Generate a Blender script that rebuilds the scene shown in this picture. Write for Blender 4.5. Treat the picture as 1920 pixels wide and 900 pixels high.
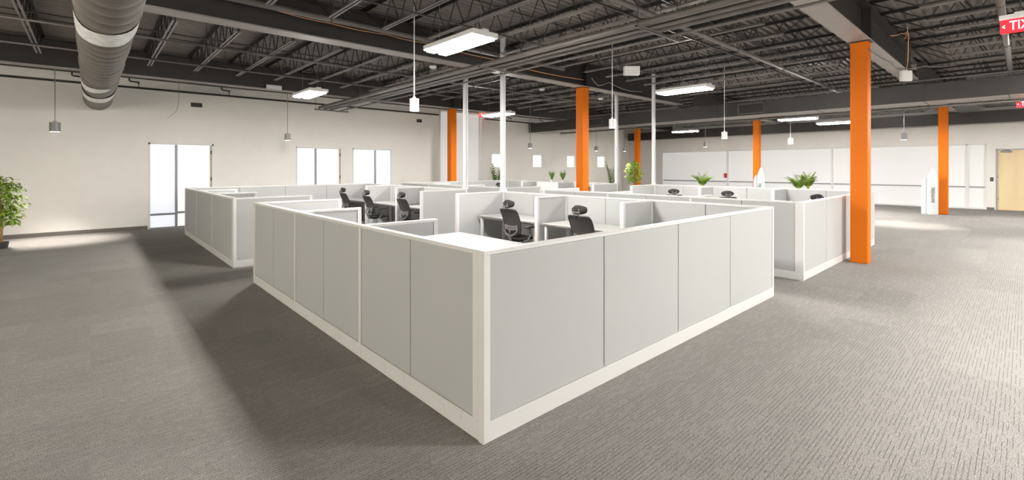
import bpy, bmesh, math, random
from mathutils import Vector, Matrix
random.seed(7)
PI = math.pi
for o in list(bpy.data.objects): bpy.data.objects.remove(o)
C = bpy.context.scene.collection
S = bpy.context.scene

# ------------------------------------------------------------------ camera, world, exposure
FX, CXP, HOR, CAMH, YAW = 872.0, 960.0, 314.0, 1.75, math.radians(42.21)
cam = bpy.data.cameras.new('camera'); co = bpy.data.objects.new('camera', cam); C.objects.link(co)
cam.sensor_fit = 'HORIZONTAL'; cam.sensor_width = 36.0; cam.lens = 36.0 * FX / 1920.0
cam.shift_y = (HOR - 450.0) / 1920.0
cam.clip_start = 0.05; cam.clip_end = 200
co.location = (0, 0, CAMH); co.rotation_euler = (PI/2, 0, -YAW)
S.camera = co
S.view_settings.view_transform = 'Standard'; S.view_settings.look = 'None'
S.view_settings.gamma = 1.0; S.view_settings.use_curve_mapping = False
S.view_settings.exposure = 0.0
w = bpy.data.worlds.new('world'); S.world = w; w.use_nodes = True
w.node_tree.nodes['Background'].inputs[0].default_value = (1.0, 0.98, 0.95, 1)
w.node_tree.nodes['Background'].inputs[1].default_value = 0.4

LAMP = 228.0          # radiance of the linear fixtures
SPOT = 500.0         # watts of the pendant spots
BACKFILL = 1.3        # radiance of the fill panes added in the wall behind the camera
GLASS = 1.05         # lit rooms behind the frosted glazing
R1, R2 = 16.7, 27.6  # left (far) wall plane y, right (far) wall plane x
DECK = 4.78

# ------------------------------------------------------------------ materials
def mat(name, col, rough=0.6, metal=0.0, spec=0.5, emis=None, es=0.0, coat=0.0, alpha=None):
    m = bpy.data.materials.new(name); m.use_nodes = True
    b = m.node_tree.nodes['Principled BSDF']
    b.inputs['Base Color'].default_value = (*col, 1)
    b.inputs['Roughness'].default_value = rough
    b.inputs['Metallic'].default_value = metal
    b.inputs['Specular IOR Level'].default_value = spec
    b.inputs['Coat Weight'].default_value = coat
    if emis:
        b.inputs['Emission Color'].default_value = (*emis, 1); b.inputs['Emission Strength'].default_value = es
    return m
def noisy(name, col, var=0.06, scale=8, rough=0.7, bump=0.0, bscale=200, spec=0.4, stretch=(1,1,1)):
    m = mat(name, col, rough, spec=spec); nt = m.node_tree; b = nt.nodes['Principled BSDF']
    tc = nt.nodes.new('ShaderNodeTexCoord'); mp = nt.nodes.new('ShaderNodeMapping'); mp.inputs['Scale'].default_value = stretch
    n = nt.nodes.new('ShaderNodeTexNoise'); n.inputs['Scale'].default_value = scale; n.inputs['Detail'].default_value = 4
    r = nt.nodes.new('ShaderNodeValToRGB')
    r.color_ramp.elements[0].position = .3; r.color_ramp.elements[1].position = .7
    r.color_ramp.elements[0].color = (*[c*(1-var) for c in col], 1); r.color_ramp.elements[1].color = (*[min(1, c*(1+var)) for c in col], 1)
    nt.links.new(tc.outputs['Object'], mp.inputs[0]); nt.links.new(mp.outputs[0], n.inputs['Vector'])
    nt.links.new(n.outputs['Fac'], r.inputs[0]); nt.links.new(r.outputs[0], b.inputs['Base Color'])
    if bump:
        n2 = nt.nodes.new('ShaderNodeTexNoise'); n2.inputs['Scale'].default_value = bscale; n2.inputs['Detail'].default_value = 3
        bp = nt.nodes.new('ShaderNodeBump'); bp.inputs['Strength'].default_value = bump; bp.inputs['Distance'].default_value = .002
        nt.links.new(tc.outputs['Object'], n2.inputs['Vector']); nt.links.new(n2.outputs['Fac'], bp.inputs['Height']); nt.links.new(bp.outputs[0], b.inputs['Normal'])
    return m
def carpet():
    m = mat('carpet', (.25,.24,.22), .95, spec=.12); nt = m.node_tree; b = nt.nodes['Principled BSDF']
    N = nt.nodes.new; L = nt.links.new
    tc = N('ShaderNodeTexCoord')
    def noise(sx, sy, detail=2, off=0):
        mp = N('ShaderNodeMapping'); mp.inputs['Scale'].default_value = (sx, sy, 1); mp.inputs['Location'].default_value = (off, off*1.7, 0)
        n = N('ShaderNodeTexNoise'); n.inputs['Scale'].default_value = 1; n.inputs['Detail'].default_value = detail; n.inputs['Roughness'].default_value = .6
        L(tc.outputs['Object'], mp.inputs[0]); L(mp.outputs[0], n.inputs['Vector']); return n.outputs['Fac']
    def math_(op, a, c, cl=False):
        x = N('ShaderNodeMath'); x.operation = op; x.use_clamp = cl
        for i, v in enumerate((a, c)):
            if isinstance(v, (int, float)): x.inputs[i].default_value = v
            else: L(v, x.inputs[i])
        return x.outputs[0]
    sep = N('ShaderNodeSeparateXYZ'); L(tc.outputs['Object'], sep.inputs[0])
    # ribs run along x: dark grooves every 25 mm, broken up along their length
    fr = math_('FRACT', math_('MULTIPLY', sep.outputs['Y'], 42.0), 0)
    groove = math_('LESS_THAN', fr, .2)
    breaks = noise(5, 42, 1, 3)
    groove = math_('MULTIPLY', groove, math_('MULTIPLY_ADD' if False else 'GREATER_THAN', breaks, .45))
    grain = noise(190, 210, 2)
    streak = noise(30, 130, 2, 9)
    patch = noise(.7, .9, 2, 5)
    brick = N('ShaderNodeTexBrick'); brick.offset = .5; brick.inputs['Scale'].default_value = 1
    brick.inputs['Brick Width'].default_value = 1.0; brick.inputs['Row Height'].default_value = .5; brick.inputs['Mortar Size'].default_value = .0
    brick.inputs['Color1'].default_value = (.93,.93,.93,1); brick.inputs['Color2'].default_value = (1.05,1.05,1.05,1)
    L(tc.outputs['Object'], brick.inputs['Vector'])
    v = math_('ADD', math_('MULTIPLY', math_('SUBTRACT', grain, .5), 4.2), 1.0)
    v = math_('ADD', v, math_('MULTIPLY', math_('SUBTRACT', streak, .5), .9))
    v = math_('SUBTRACT', v, math_('MULTIPLY', groove, .42))
    v = math_('ADD', v, math_('MULTIPLY', math_('SUBTRACT', patch, .5), .12))
    v = math_('MAXIMUM', v, .25)
    sc = N('ShaderNodeVectorMath'); sc.operation = 'SCALE'; sc.inputs[0].default_value = CARPET; L(v, sc.inputs['Scale'])
    mu = N('ShaderNodeVectorMath'); mu.operation = 'MULTIPLY'; L(sc.outputs[0], mu.inputs[0]); L(brick.outputs['Color'], mu.inputs[1])
    L(mu.outputs[0], b.inputs['Base Color'])
    bp = N('ShaderNodeBump'); bp.inputs['Strength'].default_value = .5; bp.inputs['Distance'].default_value = .004
    L(v, bp.inputs['Height']); L(bp.outputs[0], b.inputs['Normal'])
    return m
CARPET = (.315, .300, .287)
M = {}
M['carpet'] = carpet()
M['wall'] = noisy('wall_paint', (.85,.825,.785), .015, 3, .75, .15, 180)
M['web'] = mat('black_steel_paint', (.022,.019,.017), .5)
M['deck'] = noisy('dark_deck_paint', (.20,.175,.158), .15, 2, .5, spec=.5)
M['steel'] = noisy('dark_steel_paint', (.034,.029,.026), .12, 5, .42, spec=.6)
M['joist'] = noisy('grey_joist_paint', (.21,.19,.175), .08, 4, .45)  # joist bottom chords, paler than their webs and top chords
M['chord'] = noisy('grey_chord_paint', (.34,.31,.285), .06, 4, .45)  # bottom flanges and duct undersides, paler grey than the sides
M['pipe'] = noisy('pipe_paint', (.13,.115,.105), .1, 5, .38, spec=.6)
M['black'] = mat('black_paint', (.018,.015,.014), .5)
M['orange'] = mat('orange_paint', (.68,.155,.0), .5, spec=.25)
M['fabric'] = noisy('grey_panel_fabric', (.45,.458,.455), .03, 500, .9, .25, 900, spec=.15)
M['trimw'] = mat('white_panel_trim', (.68,.677,.665), .4)
M['desk'] = mat('white_laminate', (.62,.61,.59), .35)
M['deskedge'] = mat('grey_edge_band', (.22,.215,.2), .5)
M['cab'] = mat('white_cabinet', (.55,.54,.525), .4)
M['cabtop'] = mat('pale_cabinet_top', (.38,.37,.36), .5)  # top coloured darker than the body to offset strong lamp light
M['chairgrey'] = mat('chair_grey_plastic', (.12,.116,.112), .4)
M['base'] = mat('rubber_baseboard', (.16,.145,.13), .6)
M['white'] = mat('white_paint', (.78,.78,.77), .45)
M['pole'] = mat('pale_pole', (.70,.72,.73), .35)
M['lens'] = mat('lamp_lens', (.9,.9,.88), .5, emis=(1.0,.965,.915), es=LAMP)
M['glow'] = mat('pendant_lens', (.9,.9,.88), .5, emis=(1.0,.94,.85), es=9)
M['blind'] = mat('frosted_glass_lit', (.5,.52,.56), .3, emis=(.90,.93,1.0), es=GLASS*.66)
M['blindw'] = mat('frosted_glass_warm', (.5,.5,.48), .3, emis=(1.0,.98,.94), es=GLASS*.70)
M['blindb'] = mat('roller_shade_lit', (.62,.62,.61), .7, emis=(1.0,.985,.96), es=.30)
M['daylight'] = mat('daylight_glass', (.8,.8,.8), .3, emis=(1.0,.97,.92), es=BACKFILL)  # glow of the fill panes added behind the camera
M['daylight_side'] = mat('daylight_glass_side', (.8,.8,.8), .3, emis=(1.0,.92,.79), es=8.5)  # warm glow of the fill panes added at the left
M['glassrail'] = mat('grey_metal', (.30,.31,.33), .4, metal=.3)
M['maple'] = noisy('maple_veneer', (.80,.63,.37), .06, 3, .45, stretch=(1,1,.15))
M['seat'] = noisy('black_fabric', (.022,.020,.019), .2, 60, .8)
M['mesh'] = noisy('black_mesh', (.045,.040,.038), .25, 250, .7)
M['plastic'] = mat('black_plastic', (.02,.019,.018), .35)
M['greyp'] = mat('grey_plastic', (.26,.255,.25), .35)
M['chrome'] = mat('chrome', (.6,.6,.6), .2, metal=1)
M['wrap'] = noisy('dark_duct_wrap', (.155,.136,.12), .25, 5, .5, stretch=(1,6,1), spec=.5)
M['foil'] = noisy('foil_tape', (.88,.88,.86), .25, 14, .35, 1.0, 25, spec=.7)
M['copper'] = mat('orange_cable', (.62,.33,.17), .5)
M['grille'] = mat('dark_grille', (.03,.027,.025), .5)
M['leaf'] = noisy('green_leaf', (.30,.44,.06), .5, 9, .5)
M['leafd'] = noisy('dark_leaf', (.13,.22,.05), .4, 9, .5)
M['trunk'] = noisy('tan_trunk', (.42,.26,.12), .2, 20, .8)
M['potd'] = mat('dark_pot', (.05,.045,.04), .6)
M['red'] = mat('exit_red', (.7,.02,.03), .3, emis=(1.0,.008,.015), es=3.0)
M['exitw'] = mat('exit_letter', (.9,.9,.9), .3, emis=(1.0,.86,.82), es=3.0)
M['redbox'] = mat('red_box', (.55,.05,.03), .5)
M['textg'] = mat('dark_lettering', (.03,.05,.045), .5)
M['signw'] = mat('sign_white', (.70,.71,.72), .5)
M['signside'] = mat('sign_orange_edge', (.45,.12,.05), .5)

# ------------------------------------------------------------------ mesh helpers
class MB:
    def __init__(s): s.b = bmesh.new()
    def box(s, x0,x1,y0,y1,z0,z1, bev=0.0, seg=1, rot=None, piv=None):
        r = bmesh.ops.create_cube(s.b, size=1); v = r['verts']
        bmesh.ops.scale(s.b, vec=(x1-x0,y1-y0,z1-z0), verts=v)
        bmesh.ops.translate(s.b, vec=((x0+x1)/2,(y0+y1)/2,(z0+z1)/2), verts=v)
        if bev:
            e = list({e for q in v for e in q.link_edges})
            rr = bmesh.ops.bevel(s.b, geom=e, offset=bev, segments=seg, affect='EDGES', profile=.5)
            v = list({q for f in rr['faces'] for q in f.verts} | {q for q in v if q.is_valid})
        if rot is not None: bmesh.ops.rotate(s.b, cent=piv or (0,0,0), matrix=rot, verts=[q for q in v if q.is_valid])
        return s
    def cyl(s, p0, p1, r0, r1=None, n=12, cap=True):
        p0 = Vector(p0); p1 = Vector(p1); d = p1-p0; L = d.length
        if L < 1e-6: return s
        r1 = r0 if r1 is None else r1
        rr = bmesh.ops.create_cone(s.b, cap_ends=cap, segments=n, radius1=r0, radius2=r1, depth=L)
        q = d.to_track_quat('Z','Y').to_matrix().to_4x4()
        bmesh.ops.transform(s.b, matrix=Matrix.Translation((p0+p1)/2) @ q, verts=rr['verts'])
        return s
    def tube(s, pts, r, n=8):
        pts = [Vector(p) for p in pts]; rings = []
        up = Vector((0,0,1))
        for i, p in enumerate(pts):
            t = (pts[min(i+1,len(pts)-1)] - pts[max(i-1,0)]).normalized()
            a = t.cross(up); a = a if a.length > .05 else t.cross(Vector((1,0,0)))
            a.normalize(); c = t.cross(a).normalized()
            rad = r[i] if isinstance(r, (list, tuple)) else r
            rings.append([s.b.verts.new(p + a*math.cos(2*PI*k/n)*rad + c*math.sin(2*PI*k/n)*rad) for k in range(n)])
        for A, B in zip(rings, rings[1:]):
            for k in range(n): s.b.faces.new((A[k], A[(k+1)%n], B[(k+1)%n], B[k]))
        s.b.faces.new(rings[0][::-1]); s.b.faces.new(rings[-1])
        return s
    def lathe(s, prof, cen=(0,0,0), n=20, axis='Z'):
        rings = []
        for (r, z) in prof:
            rings.append([s.b.verts.new((cen[0]+r*math.cos(2*PI*k/n), cen[1]+r*math.sin(2*PI*k/n), cen[2]+z)) for k in range(n)])
        for A, B in zip(rings, rings[1:]):
            for k in range(n): s.b.faces.new((A[k], A[(k+1)%n], B[(k+1)%n], B[k]))
        s.b.faces.new(rings[0][::-1]); s.b.faces.new(rings[-1])
        return s
    def poly(s, pts, vec):
        """closed outline extruded by vec"""
        a = [s.b.verts.new(p) for p in pts]; vec = Vector(vec)
        c = [s.b.verts.new(Vector(p)+vec) for p in pts]; n = len(a)
        s.b.faces.new(a); s.b.faces.new(c[::-1])
        for k in range(n): s.b.faces.new((a[k], c[k], c[(k+1)%n], a[(k+1)%n]))
        return s
    def build(s, name, m, parent=None, loc=None, smooth=False):
        bmesh.ops.recalc_face_normals(s.b, faces=s.b.faces)
        me = bpy.data.meshes.new(name); s.b.to_mesh(me); s.b.free(); me.materials.append(M[m] if isinstance(m, str) else m)
        if smooth:
            for p in me.polygons: p.use_smooth = True
        o = bpy.data.objects.new(name, me); C.objects.link(o)
        if parent: o.parent = parent
        if loc: o.location = loc
        return o
def tag(o, label=None, cat=None, group=None, kind=None):
    if label: o['label'] = label
    if cat: o['category'] = cat
    if group: o['group'] = group
    if kind: o['kind'] = kind
    return o
def thing(name, label, cat, loc=(0,0,0), rz=0, group=None):
    o = bpy.data.objects.new(name, None); o.empty_display_size = .1; C.objects.link(o)
    o.location = loc; o.rotation_euler = (0,0,rz)
    return tag(o, label, cat, group)
def struct(o): o['kind'] = 'structure'; return o
def copy_tree(o, parent=None):
    c = o.copy(); C.objects.link(c)
    if parent: c.parent = parent
    for ch in list(o.children): copy_tree(ch, c)
    return c
def dup(o, loc, rz=None, label=None, group=None):
    c = copy_tree(o); c.location = loc
    if rz is not None: c.rotation_euler = (0,0,rz)
    if label: c['label'] = label
    if group: c['group'] = group
    return c

# ------------------------------------------------------------------ room shell
struct(MB().box(-7, 28.5, -7, 19, -.2, 0).build('floor', 'carpet'))
# roof deck: corrugated, ribs along x
bm = MB(); y = -7.2; prof = []
while y < 19:
    prof += [(y,DECK),(y+.06,DECK),(y+.075,DECK+.05),(y+.135,DECK+.05)]; y += .15
va = [bm.b.verts.new((-7.2, p[0], p[1])) for p in prof]; vb = [bm.b.verts.new((28.7, p[0], p[1])) for p in prof]
for i in range(len(prof)-1): bm.b.faces.new((va[i], vb[i], vb[i+1], va[i+1]))
struct(bm.build('ceiling', 'deck'))
def wall_y(name, yf, th, x0, x1, z0, z1, holes, m='wall'):
    """wall in the plane y=yf with rectangular openings (x0,x1,z0,z1)"""
    xs = sorted({x0, x1, *[h[0] for h in holes], *[h[1] for h in holes]}); b = MB()
    for a, c in zip(xs, xs[1:]):
        hs = sorted([h for h in holes if h[0] <= a+1e-6 and h[1] >= c-1e-6], key=lambda h: h[2]); z = z0
        for h in hs:
            if h[2] > z+1e-4: b.box(a, c, yf, yf+th, z, h[2])
            z = h[3]
        if z < z1-1e-4: b.box(a, c, yf, yf+th, z, z1)
    return struct(b.build(name, m))
DOORS = [(1.22,2.80,0,2.46),(5.20,6.78,0,2.46),(7.19,8.77,0,2.46)]
NICHE = (11.02,13.30,0,4.20)
SMALL = [(13.87,14.60,1.74,2.41),(16.57,17.31,1.74,2.41),(19.18,19.93,1.74,2.41),(21.85,22.67,1.74,2.41)]
wall_y('wall_left', R1, .25, -7, 24.47, 0, DECK, DOORS+[NICHE]+SMALL)
b = MB(); b.box(24.22, 24.47, R1+.25, 18.6, 0, DECK); b.box(24.47, R2+.3, 18.4, 18.6, 0, DECK); struct(b.build('wall_recess', 'wall'))
# right wall, plane x=R2, opening for the long glazing and the door
def wall_x(name, xf, th, y0, y1, z0, z1, holes, m='wall'):
    ys = sorted({y0, y1, *[h[0] for h in holes], *[h[1] for h in holes]}); b = MB()
    for a, c in zip(ys, ys[1:]):
        hs = sorted([h for h in holes if h[0] <= a+1e-6 and h[1] >= c-1e-6], key=lambda h: h[2]); z = z0
        for h in hs:
            if h[2] > z+1e-4: b.box(xf, xf+th, a, c, z, h[2])
            z = h[3]
        if z < z1-1e-4: b.box(xf, xf+th, a, c, z, z1)
    return struct(b.build(name, m))
wall_x('wall_right', R2, .25, -7, 18.4, 0, DECK, [(-.45,.78,0,2.49),(1.06,15.9,0,2.74)])
wall_y('wall_back', -7.2, .2, -7, R2+.3, 0, DECK, [(x, x+3.6, .9, 3.2) for x in (-5.5,.5,6.5,12.5,18.5)])
SIDE_FILL = [(y, y+3.0, .9, 3.2) for y in (-3.5, 0.5, 4.5, 8.5)]  # openings for the added side fill panes
wall_x('wall_near', -7.2, .2, -7.2, 17, 0, DECK, SIDE_FILL)
for i, (ya, yb, z0, z1) in enumerate(SIDE_FILL):
    f = struct(MB().box(-7.13, -7.1, ya, yb, z0, z1).build('window_%d' % (i+15), 'daylight_side'))  # unseen glowing pane, added to light the left-facing partitions
    fb = MB()
    for q in range(4): fb.box(-7.1, -7.04, ya+q*1.0-.03*(q>0), ya+q*1.0+.03, z0, z1)
    fb.box(-7.1, -7.04, ya, yb, z0, z0+.06); fb.box(-7.1, -7.04, ya, yb, z1-.06, z1)
    fb.build('window_frame', 'white', f)
for i, x in enumerate((-5.5,.5,6.5,12.5,18.5)):
    f = struct(MB().box(x, x+3.6, -7.13, -7.1, .9, 3.2).build('window_%d' % (i+10), 'daylight'))  # unseen glowing pane, added as soft fill from behind the camera
    fb = MB()
    for q in range(4): fb.box(x+q*1.2-.03*(q>0), x+q*1.2+.03, -7.1, -7.04, .9, 3.2)
    fb.box(x, x+3.6, -7.1, -7.04, .9, .96); fb.box(x, x+3.6, -7.1, -7.04, 3.14, 3.2)
    fb.build('window_frame', 'white', f)
# baseboards
struct(MB().box(-7, 1.2, R1-.015, R1, 0, .1).build('baseboard_left', 'base'))
struct(MB().box(2.83, 5.17, R1-.015, R1, 0, .1).build('baseboard_left', 'base'))
struct(MB().box(13.33, 24.4, R1-.015, R1, 0, .1).build('baseboard_left', 'base'))
struct(MB().box(R2-.015, R2, .84, 1.06, 0, .1).build('baseboard_right', 'base'))
# glazed doors in the left wall
def glazed_door(n, x0, x1, xm, hinge, lower):
    z1 = 2.46
    b = MB(); t = .045
    b.box(x0, x0+t, R1-.01, R1+.1, 0, z1); b.box(x1-t, x1, R1-.01, R1+.1, 0, z1); b.box(x0, x1, R1-.01, R1+.1, z1-t, z1)
    fr = struct(b.build('door_%d' % n, 'white'))
    MB().box(xm-.03, xm+.03, R1, R1+.09, .03, z1-t).build('mullion', 'glassrail', fr)
    MB().box(x0+t, xm-.03, R1+.05, R1+.06, .03, z1-t).build('side_pane', 'blind', fr)
    MB().box(xm+.03, x1-t-(.05 if hinge else 0), R1+.05, R1+.06, .03, z1-t).build('door_pane', 'blindw' if n == 1 else 'blind', fr)
    MB().box(x0+t, x1-t, R1+.0, R1+.09, 0, .03).build('threshold', 'glassrail', fr)
    if lower:
        MB().box(x0+t, xm-.03, R1+.03, R1+.06, .37, .43).build('rail', 'glassrail', fr)
        MB().box(xm+.03, x1-t-.05, R1+.03, R1+.06, .40, .46).build('rail', 'glassrail', fr)
    if hinge:
        jm = MB().box(x1-t-.05, x1-t-.035, R1-.005, R1+.07, .03, z1-t).build('door_edge', 'maple', fr)
        for z in (.35, 1.35, 2.15): MB().cyl((x1-t-.02, R1-.02, z), (x1-t-.02, R1-.02, z+.11), .014).build('hinge', 'black', fr)
glazed_door(1, 1.22, 2.80, 1.87, True, True)
glazed_door(2, 5.20, 6.78, 5.86, True, False)
glazed_door(3, 7.19, 8.77, 8.09, False, False)
for i, (x0,x1,z0,z1) in enumerate(SMALL):
    wd = struct(MB().box(x0, x1, R1+.12, R1+.14, z0, z1).build('window_%d' % (i+1), 'blindw'))
    b = MB(); t = .03
    b.box(x0,x0+t,R1+.02,R1+.12,z0,z1); b.box(x1-t,x1,R1+.02,R1+.12,z0,z1); b.box(x0,x1,R1+.02,R1+.12,z0,z0+t); b.box(x0,x1,R1+.02,R1+.12,z1-t,z1)
    b.build('window_frame', 'white', wd)
# tall lit niche
wd = struct(MB().box(11.02, 13.30, 16.93, 16.95, 0, 4.2).build('window_5', 'blindb'))
b = MB(); b.free if False else None; b.b.free()
b = MB(); [b.box(x,x+.04,16.88,16.93,0,4.2) for x in (11.02,13.26)]; b.box(11.02,13.3,16.88,16.93,4.16,4.2); b.build('window_frame', 'white', wd)
b = MB(); b.box(13.28,13.36,R1-.02,R1+.02,0,4.2); b.box(10.96,11.04,R1-.02,R1+.02,0,4.2); b.box(10.96,13.36,R1-.02,R1+.02,4.18,4.24)
struct(b.build('trim_1', 'white'))
# long frosted glazing in the right wall
SEG = [(1.06,1.64),(1.66,6.50),(6.52,11.67),(11.69,15.86)]
gl = None
for i, (a, c) in enumerate(SEG):
    wd = struct(MB().box(R2+.1, R2+.12, a, c, .06, 2.72).build('window_%d' % (i+6), 'blindb'))
    MB().box(R2+.04, R2+.10, a+.05, c-.05, .90, .955).build('rail', 'glassrail', wd)
b = MB()
for y in (1.08, 1.65, 6.51, 11.68, 15.88): b.box(R2-.01, R2+.14, y-.03, y+.03, 0, 2.74)
b.box(R2, R2+.14, 1.06, 15.9, 0, .06); b.box(R2-.01, R2+.14, 1.06, 15.9, 2.70, 2.74)
struct(b.build('trim_2', 'white'))
# wooden door
d = struct(MB().box(R2+.03, R2+.075, -.42, .75, .01, 2.46).build('door_4', 'maple'))
b = MB(); b.box(R2-.02,R2+.12,.75,.80,0,2.49); b.box(R2-.02,R2+.12,-.5,-.42,0,2.49); b.box(R2-.02,R2+.12,-.5,.80,2.46,2.51); b.build('door_frame', 'glassrail', d)
MB().box(R2-.05, R2+.03, .35, .66, 2.36, 2.43, .01).build('door_closer', 'greyp', d)
MB().cyl((R2-.02,.40,2.44),(R2-.02,.62,2.47),.012).build('closer_arm', 'chrome', d)
for z in (.4, 1.3, 2.2): MB().cyl((R2+.01,.745,z),(R2+.01,.745,z+.11),.014).build('hinge', 'chrome', d)

# ------------------------------------------------------------------ roof steel
def beam(yc, x0, x1, zb, zt, fw, label, cols=()):
    t = thing('steel_beam', label, 'beam', (x0, yc, zb))
    L = x1-x0; H = zt-zb
    MB().box(0, L, -.008, .008, .02, H-.02).build('web', 'steel', t)
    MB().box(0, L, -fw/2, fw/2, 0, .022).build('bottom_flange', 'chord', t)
    MB().box(0, L, -fw/2, fw/2, H-.022, H).build('top_flange', 'steel', t)
    for cx in cols:
        MB().box(cx-x0-.01, cx-x0+.01, -fw/2+.01, fw/2-.01, .022, H-.022).build('stiffener_plate', 'steel', t)
    return t
BZ, BT = 4.06, 4.70
beam(2.04, -7, 16.15, BZ, BT, .34, 'dark painted roof beam resting on the nearest orange column at right', (10.55,))
beam(2.04, 17.25, R2, BZ, BT, .34, 'dark roof beam beyond the long duct carried by the far right orange column', (23.6,))
beam(8.60, -7, 16.15, BZ, BT, .34, 'long dark roof beam crossing the picture above the central orange column', (10.55,))
beam(8.60, 17.25, R2, BZ, BT, .34, 'dark roof beam behind the duct over the orange column with a white rocket beside it', (23.6,))
beam(15.15, -7, R2, BZ, BT, .30, 'dark roof beam nearest the far left wall, over the farthest left orange column', (10.55, 23.6))
b = MB(); b.box(-7, R2, R1-.12, R1-.005, 4.23, 4.7); tag(b.build('edge_angle', 'steel'), 'dark steel edge strip running along the top of the far left wall', 'beam')
def joist_proto():
    t = thing('roof_joist', 'x', 'joist'); L = 6.56; zb, zt = 4.20, 4.74
    b = MB(); e = .95
    for s in (-1, 1):
        x0, x1 = (.014, .046) if s > 0 else (-.046, -.014)
        b.box(x0, x1, e, L-e, zb, zb+.006); b.box(x0 if s > 0 else x1-.006, x0+.006 if s > 0 else x1, e, L-e, zb, zb+.04)
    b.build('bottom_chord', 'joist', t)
    b = MB()
    for s in (-1, 1):
        x0, x1 = (.008, .05) if s > 0 else (-.05, -.008)
        b.box(x0, x1, .12, L-.12, zt, zt+.006); b.box(x0 if s > 0 else x1-.006, x0+.006 if s > 0 else x1, .12, L-.12, zt-.05, zt)
    b.box(-.05, .05, .0, .16, 4.70, 4.735); b.box(-.05, .05, L-.16, L, 4.70, 4.735)
    b.build('top_chord', 'web', t)
    b = MB(); n = 8; step = (L-2*e)/n
    b.cyl((0,.16,zt-.03),(0,e+.02,zb+.02),.011,n=5); b.cyl((0,L-.16,zt-.03),(0,L-e-.02,zb+.02),.011,n=5)
    for k in range(n):
        y0 = e+k*step
        b.cyl((0,y0+.02,zb+.02),(0,y0+step/2,zt-.02),.010,n=5); b.cyl((0,y0+step/2,zt-.02),(0,y0+step-.02,zb+.02),.010,n=5)
    b.build('web', 'web', t)
    return t
jp = joist_proto(); used = False
BAYN = {0: ('dark open-web roof joist in the bay right of the near beam', 'joists in the nearest roof bay', 3.5),
        1: ('dark open-web roof joist between the two nearer roof beams', 'joists in the second roof bay', -.2),
        2: ('dark open-web roof joist between central beam and far left wall', 'joists in the third roof bay', -2.0)}
for bay in (0, 1, 2):
    lab, grp, xmin = BAYN[bay]; ys = (-4.52, 2.04, 8.59)[bay]
    for k in range(-9, 24):
        x = 5.73 + .935*k
        if x < xmin or x > 27.4 or 16.0 < x < 17.35: continue
        if not used: o = jp; used = True; o.location = (x, ys, 0); o['label'] = lab; o['group'] = grp
        else: o = dup(jp, (x, ys, 0), label=lab, group=grp)
# bridging bars across the joists
for n, (y, z) in enumerate(((-2.3,4.18),(-.1,4.73),(4.2,4.18),(4.25,4.72),(6.4,4.18),(6.45,4.72),(10.6,4.24),(10.65,4.71),(13.0,4.18),(13.05,4.72))):
    o = MB().box(-3 if y > 3 else 3, 16.1 if y > 2 else 27, -.012, .012, 0, .024).build('bridging_bar', 'steel', loc=(0,y,z-.03 if z < 4.5 else z-.05))
    tag(o, 'thin dark bracing bar tying the roof joists together crosswise', 'brace', 'bracing bars across the joists')

# ------------------------------------------------------------------ columns
def column(x, y, zt, label):
    t = thing('steel_column', label, 'column', (x, y, 0)); s = .1325
    MB().box(-s, s, -s, s, 0, zt-.012, .012, 2).build('shaft', 'orange', t)
    MB().box(-s-.03, s+.03, -s-.03, s+.03, zt-.012, zt).build('cap_plate', 'steel', t)
column(10.55, 2.04, BZ, 'bright orange square column nearest the camera, at right beside the cubicle wall')
column(10.55, 8.60, BZ, 'bright orange square column in the centre, rising behind the nearest cubicles')
column(10.55, 15.15, BZ, 'slim looking orange column at far left in front of the tall white glazing')
column(23.60, 2.04, 4.06, 'distant orange column at far right beside the lettered white rocket')
column(23.60, 8.60, 4.06, 'distant orange column standing right of the fern over the far cubicles')
column(23.60, 15.15, 4.06, 'farthest orange column, behind a leafy plant left of the long glazing')

# ------------------------------------------------------------------ ducts, pipes, cables
t = thing('round_duct', 'large dark wrapped round duct with white foil tape bands at upper left', 'duct', (.15, 0, 3.56))
prof = []; y = 1.0; rnd = random.Random(3)
b = MB(); n = 28; rings = []
while y < R1-.31:
    ph = rnd.random()*6
    rr = .285 + .006*math.sin(y*3.1) + rnd.uniform(-.004,.004)
    for dy, dr in ((0,-.016),(.025,.0),(.16,.008),(.27,.0),(.30,-.016)):
        rings.append([b.b.verts.new(((rr+dr)*math.cos(2*PI*k/n), y+dy+.035*math.sin(2*PI*k/n+ph), (rr+dr)*math.sin(2*PI*k/n))) for k in range(n)])
    y += .33
rings.append([b.b.verts.new((.275*math.cos(2*PI*k/n), R1-.01, .275*math.sin(2*PI*k/n))) for k in range(n)])
for A, B in zip(rings, rings[1:]):
    for k in range(n): b.b.faces.new((A[k], A[(k+1)%n], B[(k+1)%n], B[k]))
b.build('wrapped_body', 'wrap', t, smooth=True)
def band(y0, y1, sk, a0=0, a1=360, wob=.02):
    b = MB(); m = 32; R_ = [[], []]
    for k in range(m+1):
        a = math.radians(a0+(a1-a0)*k/m)
        for q, yy in enumerate((y0, y1)):
            r = .300 + .004*math.sin(5*a+q)
            w_ = (1 if a1-a0 >= 360 else math.sin(PI*k/m)**.5)
            yc = (y0+y1)/2; yv = yc+(yy-yc)*w_ + sk*math.cos(a) + wob*math.sin(7*a+q*2)*.5
            R_[q].append(b.b.verts.new((r*math.cos(a), yv, r*math.sin(a))))
    for k in range(m): b.b.faces.new((R_[0][k], R_[0][k+1], R_[1][k+1], R_[1][k]))
    o = b.build('foil_band', 'foil', t, smooth=True); o['label'] = 'white crinkled foil tape band'
band(7.05, 7.75, -.12); band(12.0, 12.75, -.35, 170, 300); band(13.75, 14.6, -.15)
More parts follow.
